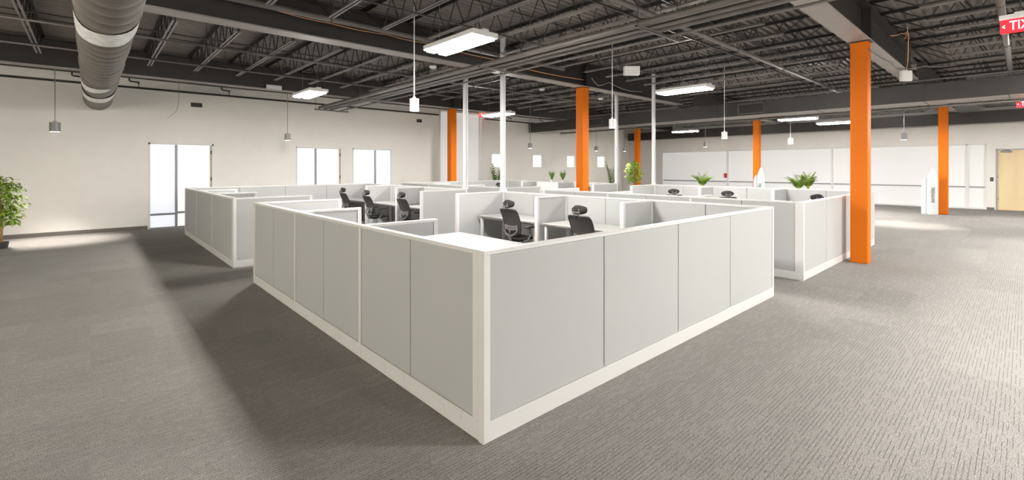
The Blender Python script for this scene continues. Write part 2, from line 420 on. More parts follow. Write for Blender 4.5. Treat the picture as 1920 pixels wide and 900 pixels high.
def rect_duct(label, x0, x1, z0, z1, y0, y1, seams, grilles, nm='supply_duct'):
    t = thing(nm, label, 'duct', (x0, y0, z0))
    MB().box(0, x1-x0, 0, y1-y0, .004, z1-z0).build('duct_body', 'steel', t)
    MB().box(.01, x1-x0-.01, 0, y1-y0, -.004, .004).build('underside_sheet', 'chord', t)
    for s in seams:
        MB().box(-.012, x1-x0+.012, s-y0-.012, s-y0+.012, -.012, z1-z0+.012).build('seam_flange', 'steel', t)
    for (a, c) in grilles:
        g = MB(); zc0, zc1 = .05, z1-z0-.05
        g.box(-.03, 0, a-y0, c-y0, zc0, zc0+.03); g.box(-.03, 0, a-y0, c-y0, zc1-.03, zc1); g.box(-.03, 0, a-y0, a-y0+.03, zc0, zc1); g.box(-.03, 0, c-y0-.03, c-y0, zc0, zc1)
        gr = g.build('grille', 'pipe', t)
        g = MB()
        for q in range(8): g.box(-.02, -.002, a-y0+.03, c-y0-.03, zc0+.035+q*(zc1-zc0-.06)/8, zc0+.055+q*(zc1-zc0-.06)/8)
        g.build('louvre', 'grille', gr)
    return t
rect_duct('long dark rectangular duct crossing the right half of the room under the beams', 16.2, 17.2, 3.48, 3.93, -7, 16.6,
          [-.9,.25,1.77,4.22,7.2,9.0,11.0,13.5,15.2], [(5.66,6.5),(12.1,12.85)])
rect_duct('dark rectangular duct farther back running above the long frosted glazing', 26.75, 27.45, 3.54, 4.02, -7, 17.9, [0,3,6,9,12,15], [])
# pipe bundle on trapeze hangers
for i, (x, z, r, e) in enumerate(((5.77,3.78,.052,16.1),(5.98,3.76,.036,16.25),(6.19,3.78,.056,16.2),(6.38,3.70,.02,16.1))):
    o = MB().cyl((0,-3,0),(0,e,0),r,n=14).build('sprinkler_pipe', 'pipe', loc=(x,0,z), smooth=True)
    tag(o, ['leftmost thick dark pipe of the bundle running up to the far left wall','second thinner dark pipe of the hanging pipe bundle','third thick dark pipe of the hanging pipe bundle','thinnest dark pipe on the right edge of the hanging bundle'][i], 'pipe', 'pipes of the hanging bundle')
for y, e in ((3.55,0),(7.0,1),(12.4,2),(15.8,3)):
    t = thing('pipe_hanger', ['slotted hanger bar under the pipe bundle nearest the camera','slotted hanger bar under the pipe bundle before the central beam','slotted hanger bar under the pipe bundle beyond the central beam','slotted hanger bar at the wall end of the pipe bundle'][e], 'hanger', (5.5, y, 3.66))
    b = MB(); b.box(0,1.15,-.02,.02,0,.006); b.box(0,1.15,-.02,-.015,0,.035); b.box(0,1.15,.015,.02,0,.035); b.build('strut', 'pipe', t)
    b = MB(); [b.cyl((x,0,.0),(x,0,1.08),.006,n=6) for x in (.04,1.11)]; b.build('threaded_rod', 'steel', t)
def pipe(label, p0, p1, r, m='pipe', nm='ceiling_pipe', hang=(), cat='pipe'):
    p0 = Vector(p0); p1 = Vector(p1)
    t = thing(nm, label, cat, p0)
    MB().cyl((0,0,0), p1-p0, r, n=12).build('pipe_run', m, t, smooth=True)
    for f in hang:
        q = (p1-p0)*f; MB().cyl(q, (q.x,q.y,DECK-p0.z), .006, n=6).build('hanger_rod', 'steel', t)
        MB().cyl(q-(p1-p0).normalized()*.015, q+(p1-p0).normalized()*.015, r+.008, n=12).build('hanger_ring', 'steel', t)
    return t
pipe('thin dark pipe slung under the joists between central beam and left wall', (-6,10.85,4.14), (16.0,10.85,4.14), .022, hang=(.2,.35,.5,.65))
pipe('dark pipe running along the near side of the central roof beam', (-3,8.12,4.33), (9.2,8.12,4.33), .05, hang=(.3,.5,.7))
pipe('dark pipe crossing the pipe bundle in the upper middle of the picture', (4.0,3.82,4.08), (17,3.82,4.08), .04, hang=(.2,.42,.62,.8))
pipe('dark pipe in the upper right corner passing above the lit exit sign', (8.4,.22,3.97), (16.1,.22,3.97), .045, hang=(.1,.5,.9))
pipe('thin dark pipe crossing the joists beyond the central beam', (-4,12.9,4.12), (12,12.9,4.12), .018, hang=(.4,.7))
pipe('thin dark conduit running high along the far left wall', (-6,16.62,3.97), (10.9,16.62,3.97), .028, 'black')
pipe('thin dark conduit high on the far left wall beyond the tall white glazing', (13.4,16.62,3.97), (21.5,16.62,3.97), .028, 'black')
pipe('dark pipe running under the long rectangular duct', (17.35,-5,3.44), (17.35,15.5,3.44), .035)
pipe('slim vertical conduit between the near beam and the long duct at right', (15.4,-.3,3.92), (15.4,2.9,3.92), .016)
# branch droppers from the wall conduit
for i, (x, lab) in enumerate(((-.15,'first'),(1.0,'second'),(3.2,'third'),(15.0,'fourth'),(17.2,'fifth'))):
    o = MB().tube([(0,0,0),(0,0,.12),(.02,0,.15),(-.18,0,.16),(-.2,0,.18),(-.2,0,.25)], .018).build('conduit_offset', 'black', loc=(x,16.6,3.97))
    tag(o, 'dark bent conduit branch rising from the wall conduit, %s from the left' % lab, 'conduit')
# cables
def cable(label, pts, r, m, nm='cable'):
    P = [Vector(p) for p in pts]; out = []
    for i in range(len(P)-1):
        for k in range(6):
            t_ = k/6; out.append(P[i].lerp(P[i+1], t_) + Vector((0,0,-.02*math.sin(PI*t_))))
    out.append(P[-1])
    o = MB().tube([p-P[0] for p in out], r, 6).build(nm, m, loc=P[0], smooth=True)
    return tag(o, label, 'cable')
cable('copper coloured cable strung along the near face of the central beam', [(1.0,8.35,4.40),(2.2,8.35,4.37),(3.2,8.35,4.33),(4.3,8.35,4.34),(5.1,8.35,4.33),(7.0,8.35,4.28),(8.2,8.35,4.2),(10.3,8.35,4.22)], .010, 'copper')
cable('pale cable drooping along the beam right of the central orange column', [(10.6,8.3,4.3),(10.9,8.3,4.12),(11.4,8.3,4.28),(12.3,8.3,4.15),(13.2,8.3,4.2)], .012, 'greyp')
cable('bundled dark cables looping between joists beyond the central beam', [(7.5,12.2,4.12),(8.6,12.1,4.14),(9.6,11.8,4.05),(11.4,11.3,4.12),(12.4,11.05,4.1)], .022, 'pipe')
cable('black coiled cable hanging on the beam beside the white pole', [(12.0,8.56,4.35),(11.9,8.42,4.12),(12.1,8.42,4.1),(12.2,8.56,4.3)], .014, 'black')
cable('orange cord dangling from the joists down to a small white box at upper right', [(10.9,1.42,4.28),(11.25,1.45,4.18),(11.3,1.46,3.95),(11.4,1.48,3.72),(11.35,1.5,3.585)], .007, 'copper', 'hanging_cord')
cable('short orange cord ends knotted round a joist at upper right', [(10.2,1.55,4.02),(10.7,1.48,4.14),(10.9,1.42,4.2),(10.82,1.45,4.05)], .007, 'copper', 'hanging_cord')
cable('dark cable sagging from the near right beam to the hanging white box', [(9.6,1.75,3.72),(10.6,1.6,3.62),(11.35,1.62,3.62),(12.4,1.35,3.78),(14.0,1.0,3.98)], .010, 'pipe')
cable('thin grey wire hanging in front of the far left wall', [(1.8,15.6,4.75),(1.8,15.6,4.1),(1.8,15.6,3.6),(1.75,15.6,3.3),(1.55,15.6,3.1)], .006, 'greyp')
# small ceiling things
def small_box(label, loc, sx, sy, sz, m='white', rz=0, nm='sensor_box', cat='box'):
    t = thing(nm, label, cat, loc, rz)
    MB().box(-sx/2,sx/2,-sy/2,sy/2,-sz/2,sz/2,.008,2).build('housing', m, t)
    MB().cyl((0,0,sz/2),(0,0,DECK-loc[2]),.004,n=6).build('hanger_rod', 'steel', t)
    MB().box(-sx*.42,sx*.42,-sy/2-.004,-sy/2,-sz*.42,sz*.42,.002).build('face_plate', 'white', t)
small_box('small square white box hanging on an orange cord at upper right', (11.35,1.5,3.47), .2,.06,.2, rz=-.75)
small_box('white box mounted high above the far left wall beside the first linear lamp', (4.05,15.0,4.13), .42,.06,.13)
small_box('white slanted box hung under the joists right of the central orange column', (8.35,5.5,3.76), .32,.12,.18, rz=-.7)
def disc(label, loc):
    t = thing('smoke_detector', label, 'detector', loc)
    MB().lathe([(.02,0),(.045,.0),(.075,.025),(.085,.05),(.085,.06)], n=18).build('dome', 'white', t, smooth=True)
    MB().cyl((0,0,.06),(0,0,DECK-loc[2]),.007,n=6).build('stem', 'steel', t)
disc('white domed detector just below the central beam, left of the white pole', (5.62,8.8,3.93)); disc('smaller white domed detector right of the first one below the beam', (6.35,8.9,3.93))
disc('white domed detector above the pipe bundle right of the tall white pole', (6.5,6.9,4.02)); disc('white domed detector beyond the central beam left of the orange column', (9.9,9.6,4.02))
disc('white domed detector beyond the beam right of the orange column', (12.6,9.5,4.0))
def vent(label, x0, x1, z0, z1):
    t = thing('wall_vent', label, 'vent', (x0, R1, z0))
    b = MB(); w_, h_ = x1-x0, z1-z0
    b.box(-.03,w_+.03,-.012,0,-.03,0); b.box(-.03,w_+.03,-.012,0,h_,h_+.03); b.box(-.03,0,-.012,0,0,h_); b.box(w_,w_+.03,-.012,0,0,h_); b.build('frame', 'wall', t)
    b = MB(); b.box(0,w_,-.004,0,0,h_); [b.box(0,w_,-.012,-.004,h_*(k+.3)/5,h_*(k+.6)/5) for k in range(5)]; b.build('louvre', 'grille', t)
vent('dark vent high on the wall above the first frosted glass door', 2.22, 2.51, 3.56, 3.69)
vent('small dark vent high on the wall left of the tall white glazing', 9.88, 10.13, 3.60, 3.73)
b = thing('wall_switch', 'small dark card reader on the wall between the glazing and the wooden door', 'switch', (R2, .915, 1.18))
MB().box(-.02,0,-.05,.05,0,.16,.004).build('plate', 'black', b); MB().box(-.024,-.02,-.02,.02,.06,.1).build('button', 'greyp', b)

# ------------------------------------------------------------------ lamps
def fixture_proto():
    t = thing('linear_lamp', 'x', 'lamp'); W, L = .21, .61
    b = MB(); b.box(-W,W,-L,L,.03,.06); b.box(-.05,.05,-L,L,.06,.085); b.box(-W,W,-L,-L+.02,-.012,.03); b.box(-W,W,L-.02,L,-.012,.03)
    b.box(-W,-W+.012,-L,L,.0,.03); b.box(W-.012,W,-L,L,.0,.03); b.box(-.015,.015,-L,L,-.008,.03)
    b.build('housing', 'white', t)
    for s in (-1, 1): MB().box(s*.105-.075, s*.105+.075, -L+.03, L-.03, -.035, .028, .008).build('lens', 'lens', t)
    for s in (-1, 1): MB().cyl((0,s*.5,.085),(0,s*.5,1.28),.003,n=5).build('hanging_wire', 'greyp', t)
    return t
fx = fixture_proto(); first = True
LAB = {(3.88,5.4):'large bright linear lamp left of the white pole, nearest in view', (3.88,11.45):'bright linear lamp hanging before the far left wall',
 (10,5.2):'white linear lamp hanging right of the central orange column', (10,11.7):'bright linear lamp behind the white pole at centre',
 (18.9,5.5):'distant linear lamp right of the farther orange column under the duct', (21.7,5.0):'distant linear lamp just left of the nearest orange column',
 (21.45,11.1):'distant linear lamp left, over the far cubicles behind the duct'}
for (x, y), lab in LAB.items():
    if first: fx.location = (x,y,3.5); fx['label'] = lab; first = False
    else: dup(fx, (x,y,3.5), label=lab)
for x, y, lab in ((5.7,-1.3,'linear lamp overhead just right of the camera'),(10.8,-1.9,'linear lamp over the open floor right of the nearest column'),(15,-1.2,'linear lamp over the far right floor'),(22.2,-1.2,'linear lamp near the wooden door'),
                  (10,-5,'linear lamp by the back windows'),(3.88,-5,'linear lamp behind the camera')):
    dup(fx, (x,y,3.5), label=lab)
def pendant(x, y, zb, r, h, dark, label, spot):
    t = thing('pendant_lamp', label, 'lamp', (x, y, zb))
    b = MB(); n = 24
    b.lathe([(r*.86,0),(r,0),(r,h),(r*.3,h),(r*.3,h-.005)], n=n); b.build('cylinder_shade', 'greyp' if dark else 'white', t, smooth=False)
    MB().cyl((0,0,-.002),(0,0,.004),r*.84,n=n).build('lens', 'glow', t)
    MB().cyl((0,0,h),(0,0,DECK-zb),.009,n=8).build('rod', 'greyp' if dark else 'white', t)
    MB().cyl((0,0,h),(0,0,h+.03),r*.35,n=12).build('collar', 'greyp' if dark else 'white', t)
    if spot:
        ld = bpy.data.lights.new('pendant_spot', 'SPOT'); ld.energy = spot; ld.spot_size = 1.15; ld.spot_blend = .9; ld.shadow_soft_size = .06; ld.color = (1,.93,.84)
        lo = bpy.data.objects.new('pendant_spot', ld); C.objects.link(lo); lo.parent = t; lo.location = (0,0,-.03)
pendant(-.62,15.47,2.60,.10,.22,True,'grey cylinder pendant lamp hanging left of the frosted doors', SPOT*1.6)
pendant(4.57,15.48,2.60,.085,.2,True,'grey cylinder pendant lamp hanging left of the second glass door', SPOT)
pendant(3.95,6.75,2.68,.075,.20,False,'white cylinder pendant lamp on a long rod, nearest in view', SPOT*.5)
pendant(14.43,14.71,2.60,.095,.22,True,'dark cylinder pendant lamp before the wall, left of the central orange column', SPOT)
pendant(19.27,14.8,2.60,.095,.22,True,'dark cylinder pendant lamp right of the central orange column near the small windows', SPOT)
pendant(22.4,15.2,2.66,.095,.22,True,'dark cylinder pendant lamp hanging beside the farthest orange column', SPOT)
pendant(8.33,5.97,2.60,.07,.19,False,'white cylinder pendant lamp in front of the pale pole right of the central column', SPOT*.4)
pendant(18.9,8.9,2.60,.08,.2,True,'small pendant lamp over the far cubicles, leftmost of the three before the long glazing', SPOT)
pendant(13.9,5.97,2.60,.085,.2,False,'white pendant lamp just left of the orange column behind the far cubicles', SPOT*.5)
pendant(20.3,6.16,2.67,.095,.23,True,'grey pendant lamp between the two right orange columns over the fern pots', SPOT)
pendant(18.5,2.49,2.60,.085,.21,True,'grey pendant lamp hanging between the nearest column and the rocket', SPOT)

# ------------------------------------------------------------------ exit signs
def text_mesh(s, size, ext, m, parent, loc, rot, name, align='CENTER'):
    cu = bpy.data.curves.new(name, 'FONT'); cu.body = s; cu.size = size; cu.extrude = ext; cu.align_x = align; cu.align_y = 'CENTER'
    tmp = bpy.data.objects.new(name+'_tmp', cu); C.objects.link(tmp)
    dg = bpy.context.evaluated_depsgraph_get(); me = bpy.data.meshes.new_from_object(tmp.evaluated_get(dg))
    bpy.data.objects.remove(tmp); me.materials.clear(); me.materials.append(M[m])
    o = bpy.data.objects.new(name, me); C.objects.link(o); o.parent = parent; o.location = loc; o.rotation_euler = rot
    return o
def exit_sign(loc, rz, label, sc=1.0):
    """local frame: panel in the xz plane, letters read correctly from -y, seen through the glass from +y"""
    t = thing('exit_sign', label, 'sign', loc, rz); t.scale = (sc,sc,sc)
    MB().box(-.17,.17,-.03,.03,.10,.155,.006).build('housing', 'white', t)
    MB().box(-.05,.05,-.03,.03,.155,.17,.004).build('canopy', 'white', t)
    MB().cyl((0,0,.17),(0,0,(DECK-loc[2])/sc),.008,n=8).build('stem', 'steel', t)
    MB().box(-.16,.16,-.004,.004,-.06,.10,.003).build('panel', 'red', t)
    text_mesh('EXIT', .135, .0065, 'exitw', t, (-.02,0,.02), (PI/2,0,0), 'letters').scale = (.78,1.1,1)
    MB().poly([(.122,-.0065,.043),(.145,-.0065,.02),(.122,-.0065,-.003),(.122,-.0065,.009),(.133,-.0065,.02),(.122,-.0065,.031)], (0,.013,0)).build('arrow', 'exitw', t)
# panel normal along x; viewer at -x looks at the reverse, so the local -y side faces +x
exit_sign((8.5,.035,3.49), PI/2, 'lit red exit sign with reversed white letters in the upper right corner', 1.08)
exit_sign((17.7,-.03,3.36), PI/2, 'small distant red exit sign at the right edge near the duct', 1.1)
exit_sign((13.0,16.3,4.08), PI/2+.7, 'far red exit sign beside the tall white glazing', 1.0)

# ------------------------------------------------------------------ cubicle partitions
T = .066; H = 1.22
def run(label, p0, p1, seams, outlets=(), cat='partition'):
    """straight partition run; seams = [(distance, 'thin'|'post')]; x local along the run, y local thickness centred"""
    p0 = Vector((*p0,0)); p1 = Vector((*p1,0)); L = (p1-p0).length; ang = math.atan2(p1.y-p0.y, p1.x-p0.x)
    t = thing('partition_wall', label, cat, p0, ang, 'cubicle partition walls')
    h = T/2
    b = MB(); b.box(.002,L-.002,-h,h,.012,.134); b.box(0,L,-h+.008,h-.008,.0,.012); b.build('base_raceway', 'trimw', t)
    MB().box(0,L,-h-.002,h+.002,H-.028,H,.004).build('top_cap', 'trimw', t)
    posts = [(0,.05),(L-.05,L)]; edges = [.05]
    for d, k in sorted(seams):
        if k == 'post': posts.append((d-.022,d+.022)); edges += [d-.022, d+.022]
        else: edges += [d-.005, d+.005]
    edges.append(L-.05)
    for a, c in posts: MB().box(a,c,-h-.001,h+.001,.012,H-.027).build('post', 'trimw', t)
    for a, c in zip(edges[::2], edges[1::2]):
        if c-a > .04: MB().box(a,c,-h+.006,h-.006,.135,H-.028,.004).build('fabric_panel', 'fabric', t)
    core = MB().box(.04,L-.04,-.012,.012,.13,H-.03).build('core', 'deskedge', t)
    for d, z in outlets:
        for sd in (-1,1): MB().box(d-.045,d+.045,sd*(h-.001) if sd>0 else -h-.0025,(h+.0025) if sd>0 else -(h-.001),z,z+.05).build('outlet_cover', 'trimw', t)
    return t
WX, LY = 5.03, 5.585
def pod(name, x0, y0, flip, thin=True, door_l=1.33, door_r=1.30):
    fy = (lambda v: y0+LY-v) if flip else (lambda v: y0+v)
    h = T/2; ls = [(.92,'thin'),(1.82,'post'),(2.74,'thin'),(3.65,'post'),(4.56,'thin')]
    if not thin: ls = [(v,k) for v,k in ls if k == 'post']
    lsx = [(v-T, k) for v, k in ls]
    out = [(d,z) for d in (.22,.98,1.9,2.7,3.7) for z in (.07,)] + [(d+.32,.04) for d in (.1,.98,1.9)] if name == 'A' else ()
    n = NAMES[name]
    # closed end, full width
    run(n[0], (x0, fy(h)), (x0+WX, fy(h)), [(.05+1.202*k,'thin') for k in (1,2,3)])
    run(n[1], (x0+h, fy(T)), (x0+h, fy(LY-T)), lsx, out)
    run(n[2], (x0+WX-h, fy(T)), (x0+WX-h, fy(LY-T)), lsx)
    run(n[3], (x0, fy(LY-h)), (x0+door_l, fy(LY-h)), [])
    run(n[4], (x0+WX-door_r, fy(LY-h)), (x0+WX, fy(LY-h)), [])
    for i, d in enumerate((1.82, 3.65)):
        run(n[5+i], (x0+T, fy(d)), (x0+T+.76, fy(d)), [])
        run(n[7+i], (x0+WX-T-.83, fy(d)), (x0+WX-T, fy(d)), [])
def podnames(p, near, far, who):
    return ['pale grey cubicle wall closing the %s end of %s' % (far if who else near, p),
            'pale grey cubicle wall along the left side of %s' % p,
            'pale grey cubicle wall along the right side of %s' % p,
            'short grey wall left of the entry of %s' % p,
            'short grey wall right of the entry of %s' % p,
            'low divider on the left side of %s, nearer its closed end' % p,
            'low divider on the left side of %s, nearer its entry' % p,
            'grey divider between desks on the right side of %s, nearer its closed end' % p,
            'grey divider between desks on the right side of %s, nearer its entry' % p]
NAMES = {'A': podnames('the nearest cubicle block', 'near', 'far', False), 'B': podnames('the left rear cubicle block by the glass doors', 'near', 'far', True),
         'C': podnames('the right cubicle block behind the nearest orange column', 'near', 'far', False), 'D': podnames('the farthest cubicle block at the back centre', 'near', 'far', True)}
AX, AY, BY, CX_ = 1.835, 2.285, 9.2, 8.12
pod('A', AX, AY, False); pod('B', AX, BY, True, thin=False); pod('C', CX_, AY, False); pod('D', CX_, BY, True, thin=False)

# white power poles
def pole(x, y, label):
    t = thing('power_pole', label, 'pole', (x, y, H))
    MB().box(-.05,.05,-.04,.04,0,DECK-.06-H,.004).build('shaft', 'pole', t)
    MB().box(-.004,.004,-.043,-.039,.02,DECK-.1-H).build('seam', 'greyp', t)
    MB().box(-.06,.06,-.05,.05,0,.04).build('foot_collar', 'trimw', t)
pole(AX+WX-.033, AY+LY-.033, 'tall white power pole at the far right corner of the nearest cubicle block')
pole(AX+WX-.033, BY+.033, 'tall white power pole left of the first, on the block behind')
pole(CX_+WX-.033, AY+LY-.033, 'white power pole at the far corner of the right cubicle block')
pole(CX_+WX-.033, BY+.033, 'white power pole just right of the central orange column')

# desks
def desk_proto():
    t = thing('desk', 'x', 'desk'); D, W = .74, 1.70
    MB().box(0,D,-W/2,W/2,.715,.74,.002).build('desktop', 'desk', t)
    b = MB(); b.box(-.002,.0,-W/2,W/2,.716,.739); b.box(0,D,-W/2-.002,-W/2,.716,.739); b.box(0,D,W/2,W/2+.002,.716,.739); b.build('edge_band', 'deskedge', t)
    for x in (.06, D-.08):
        for y in (-W/2+.07, W/2-.07): MB().box(x-.025,x+.025,y-.025,y+.025,0,.69,.004).build('leg', 'trimw', t)
    b = MB(); b.box(.06,D-.06,-W/2+.05,-W/2+.09,.69,.714); b.box(.06,D-.06,W/2-.09,W/2-.05,.69,.714); b.box(.12,.16,-W/2+.1,W/2-.1,.67,.714); b.build('under_frame', 'greyp', t)
    return t
dk = desk_proto(); DK = []
P = {'A':'the nearest cubicle block','B':'the left rear cubicle block','C':'the right cubicle block','D':'the farthest cubicle block'}
for nm, x0, y0, flip in (('A',AX,AY,0),('B',AX,BY,1),('C',CX_,AY,0),('D',CX_,BY,1)):
    for i, (a, c) in enumerate(((.066,1.79),(1.86,3.61),(3.69,5.5))):
        yc = (a+c)/2; yy = y0+LY-yc if flip else y0+yc
        if nm == 'D' and i == 1: continue
        lab = 'white desk on the right side of %s, %s' % (P[nm], ('at its closed end','in the middle bay','beside its entry')[i])
        if not DK: dk.location = (x0+WX-T-.76, yy, 0); dk['label'] = lab; dk['group'] = 'desks in the cubicles'; DK.append(dk)
        else: dup(dk, (x0+WX-T-.76, yy, 0), label=lab, group='desks in the cubicles')
# storage cabinets
def cabinet(x0, x1, y0, y1, z, label):
    t = thing('storage_cabinet', label, 'cabinet', (x0, y0, 0)); w_, d_ = x1-x0, y1-y0
    MB().box(0,w_,0,d_,.04,z-.022,.003).build('body', 'cab', t)
    MB().box(-.005,w_+.012,-.005,d_+.005,z-.022,z,.003).build('top', 'cabtop', t)
    MB().box(.02,w_-.03,.02,d_-.02,0,.04).build('plinth', 'greyp', t)
    for k in range(2):
        dr = MB().box(w_,w_+.018,.003+k*d_/2,d_/2-.003+k*d_/2,.05,z-.03,.002).build('door', 'cab', t)
        MB().box(w_+.018,w_+.03,d_/2+(-.05 if k == 0 else .04),d_/2+(-.04 if k == 0 else .05),.55,.75,.002).build('handle', 'greyp', dr)
cabinet(AX+T+.008, AX+T+.40, AY+T+.008, AY+.92, 1.205, 'white storage cabinet tucked in the near corner of the nearest cubicle block')
cabinet(12.64, 13.04, 11.25, 12.5, 1.23, 'white storage cabinet with two spiky plants in the farthest cubicle block')

# ------------------------------------------------------------------ office chairs
def chair_proto():
    t = thing('office_chair', 'x', 'chair')      # faces +x
    b = MB()
    for k in range(5):
        a = 2*PI*k/5+.3; c_, s_ = math.cos(a), math.sin(a)
        b.tube([(.03*c_,.03*s_,.115),(.16*c_,.16*s_,.10),(.30*c_,.30*s_,.075)], [.026,.021,.015], 8)
    b.cyl((0,0,.09),(0,0,.15),.035,n=14)
    b.build('star_base', 'plastic', t, smooth=True)
    for k in range(5):
        a = 2*PI*k/5+.3; c_, s_ = math.cos(a), math.sin(a); b = MB()
        for q in (-.018,.018):
            b.cyl((.30*c_-s_*(q-.009),.30*s_+c_*(q-.009),.028),(.30*c_-s_*(q+.009),.30*s_+c_*(q+.009),.028),.028,n=14)
        b.cyl((.30*c_,.30*s_,.03),(.30*c_,.30*s_,.08),.007,n=8); b.build('caster', 'plastic', t)
    b = MB(); b.cyl((0,0,.14),(0,0,.30),.026,n=14); b.cyl((0,0,.30),(0,0,.42),.015,n=12); b.build('gas_column', 'chrome', t, smooth=False)
    b = MB(); b.box(-.16,.12,-.08,.08,.40,.445,.01,2); b.cyl((.02,.08,.42),(.02,.22,.41),.006,n=6); b.build('tilt_mechanism', 'plastic', t)
    # seat cushion
    b = MB(); nx, ny = 10, 10; top = []; bot = []
    for i in range(nx+1):
        rt, rb = [], []
        for j in range(ny+1):
            u = i/nx*2-1; v = j/ny*2-1
            k = (1-.10*u*u*v*v)
            x = .02+.25*u*(1-.10*v*v); y_ = .25*v*(1-.12*u*u)
            ed = max(abs(u),abs(v))**6
            z = .505 - .015*(1-v*v)*0 + .012*v*v - .04*max(0,u)**3 - .03*ed
            rt.append(b.b.verts.new((x,y_,z))); rb.append(b.b.verts.new((x*.96,y_*.94,.445+.012*ed - .015*max(0,u)**3)))
        top.append(rt); bot.append(rb)
    for i in range(nx):
        for j in range(ny):
            b.b.faces.new((top[i][j],top[i+1][j],top[i+1][j+1],top[i][j+1])); b.b.faces.new((bot[i][j],bot[i][j+1],bot[i+1][j+1],bot[i+1][j]))
    for i in range(nx):
        b.b.faces.new((top[i][0],bot[i][0],bot[i+1][0],top[i+1][0])); b.b.faces.new((top[i][ny],top[i+1][ny],bot[i+1][ny],bot[i][ny]))
        b.b.faces.new((top[0][i],top[0][i+1],bot[0][i+1],bot[0][i])); b.b.faces.new((top[nx][i],bot[nx][i],bot[nx][i+1],top[nx][i+1]))
    b.build('seat', 'seat', t, smooth=True)
    # curved back surface: v across, w up
    def bp(v, w_, off=0):       # v -1..1, w 0..1
        z = .56+.50*w_; wid = .17+.04*math.sin(PI*min(1,w_*.75+.2))+.055*w_
        x = -.225 - .15*w_ + .03*math.sin(PI*w_) - .0*w_ + .045*v*v + off
        return (x, wid*v, z)
    b = MB(); g = [[b.b.verts.new(bp(-.95+1.9*j/10, i/12)) for j in range(11)] for i in range(13)]
    g2 = [[b.b.verts.new(bp(-.95+1.9*j/10, i/12, -.008)) for j in range(11)] for i in range(13)]
    for i in range(12):
        for j in range(10):
            b.b.faces.new((g[i][j],g[i][j+1],g[i+1][j+1],g[i+1][j])); b.b.faces.new((g2[i][j],g2[i+1][j],g2[i+1][j+1],g2[i][j+1]))
    b.build('mesh_back', 'mesh', t, smooth=True)
    loop = [bp(v,0,-.004) for v in (-.7,-.35,0,.35,.7)] + [bp(1,.04,-.004)] + [bp(1,w_,-.004) for w_ in (.15,.3,.45,.6,.75,.9)] + [bp(.93,.985,-.004)] + [bp(v,1.0,-.004) for v in (.7,.35,0,-.35,-.7)] + [bp(-.93,.985,-.004)] + [bp(-1,w_,-.004) for w_ in (.9,.75,.6,.45,.3,.15)] + [bp(-1,.04,-.004), bp(-.7,0,-.004)]
    MB().tube(loop, .016, 8).build('back_frame', 'plastic', t, smooth=True)
    # lumbar piece and spine
    b = MB()
    lum = [(bp(v,.18+.06*v*v,-.035)) for v in [q/6 for q in range(-5,6)]]
    for off in (0,.03,.06): b.tube([(p[0],p[1],p[2]+off) for p in lum], .017, 8)
    b.build('lumbar_support', 'chairgrey', t, smooth=True)
    b = MB(); b.tube([(-.12,0,.42),(-.24,0,.43),(-.30,0,.52),(-.29,0,.64)], [.03,.03,.026,.02], 10)
    for s in (-1,1): b.tube([(-.29,0,.52),(-.285,s*.12,.56),(-.26,s*.2,.66)], [.022,.018,.012], 8)
    b.build('back_support', 'chairgrey', t, smooth=True)
    # headrest
    h = thing('headrest', None, None); h.parent = t; 
    for k in ('label','category','group'):
        if k in h: del h[k]
    b = MB(); m_ = 9
    A = []; 
    for i in range(5):
        row = []
        for j in range(m_):
            v = -1+2*j/(m_-1); u = -1+2*i/4
            row.append(b.b.verts.new((-.385+.06*v*v+.008*u+.012*u*u, .165*v*(1-.22*u*u), 1.165+.08*u*(1-.38*v*v))))
        A.append(row)
    B_ = [[b.b.verts.new((q.co.x+.03*(1-(( -1+2*j/(m_-1))**4)*.4), q.co.y, q.co.z)) for j, q in enumerate(r)] for r in A]
    for i in range(4):
        for j in range(m_-1):
            b.b.faces.new((A[i][j],A[i][j+1],A[i+1][j+1],A[i+1][j])); b.b.faces.new((B_[i][j],B_[i+1][j],B_[i+1][j+1],B_[i][j+1]))
    for i in range(4):
        b.b.faces.new((A[i][0],A[i+1][0],B_[i+1][0],B_[i][0])); b.b.faces.new((A[i][m_-1],B_[i][m_-1],B_[i+1][m_-1],A[i+1][m_-1]))
    for j in range(m_-1):
        b.b.faces.new((A[0][j],B_[0][j],B_[0][j+1],A[0][j+1])); b.b.faces.new((A[4][j],A[4][j+1],B_[4][j+1],B_[4][j]))
    b.build('pad', 'seat', h, smooth=True)
    b = MB(); b.tube([(-.38,-.05,1.03),(-.41,-.05,1.11),(-.395,-.06,1.18)], .010, 8); b.tube([(-.38,.05,1.03),(-.41,.05,1.11),(-.395,.06,1.18)], .010, 8); b.cyl((-.405,-.08,1.125),(-.405,.08,1.125),.014,n=10)
    b.build('bracket', 'chairgrey', h, smooth=True)
    for s in (-1,1):
        ar = MB().tube([(-.10,s*.20,.43),(-.05,s*.27,.45),(.0,s*.285,.56),(-.02,s*.285,.69)], [.02,.02,.018,.016], 8).build('armrest', 'chairgrey', t, smooth=True)
        MB().box(-.13,.13,s*.285-.04,s*.285+.04,.69,.72,.012,3).build('arm_pad', 'plastic', ar, smooth=False)
    return t
ch = chair_proto(); first = True
ch.scale = (.95,.95,.93)
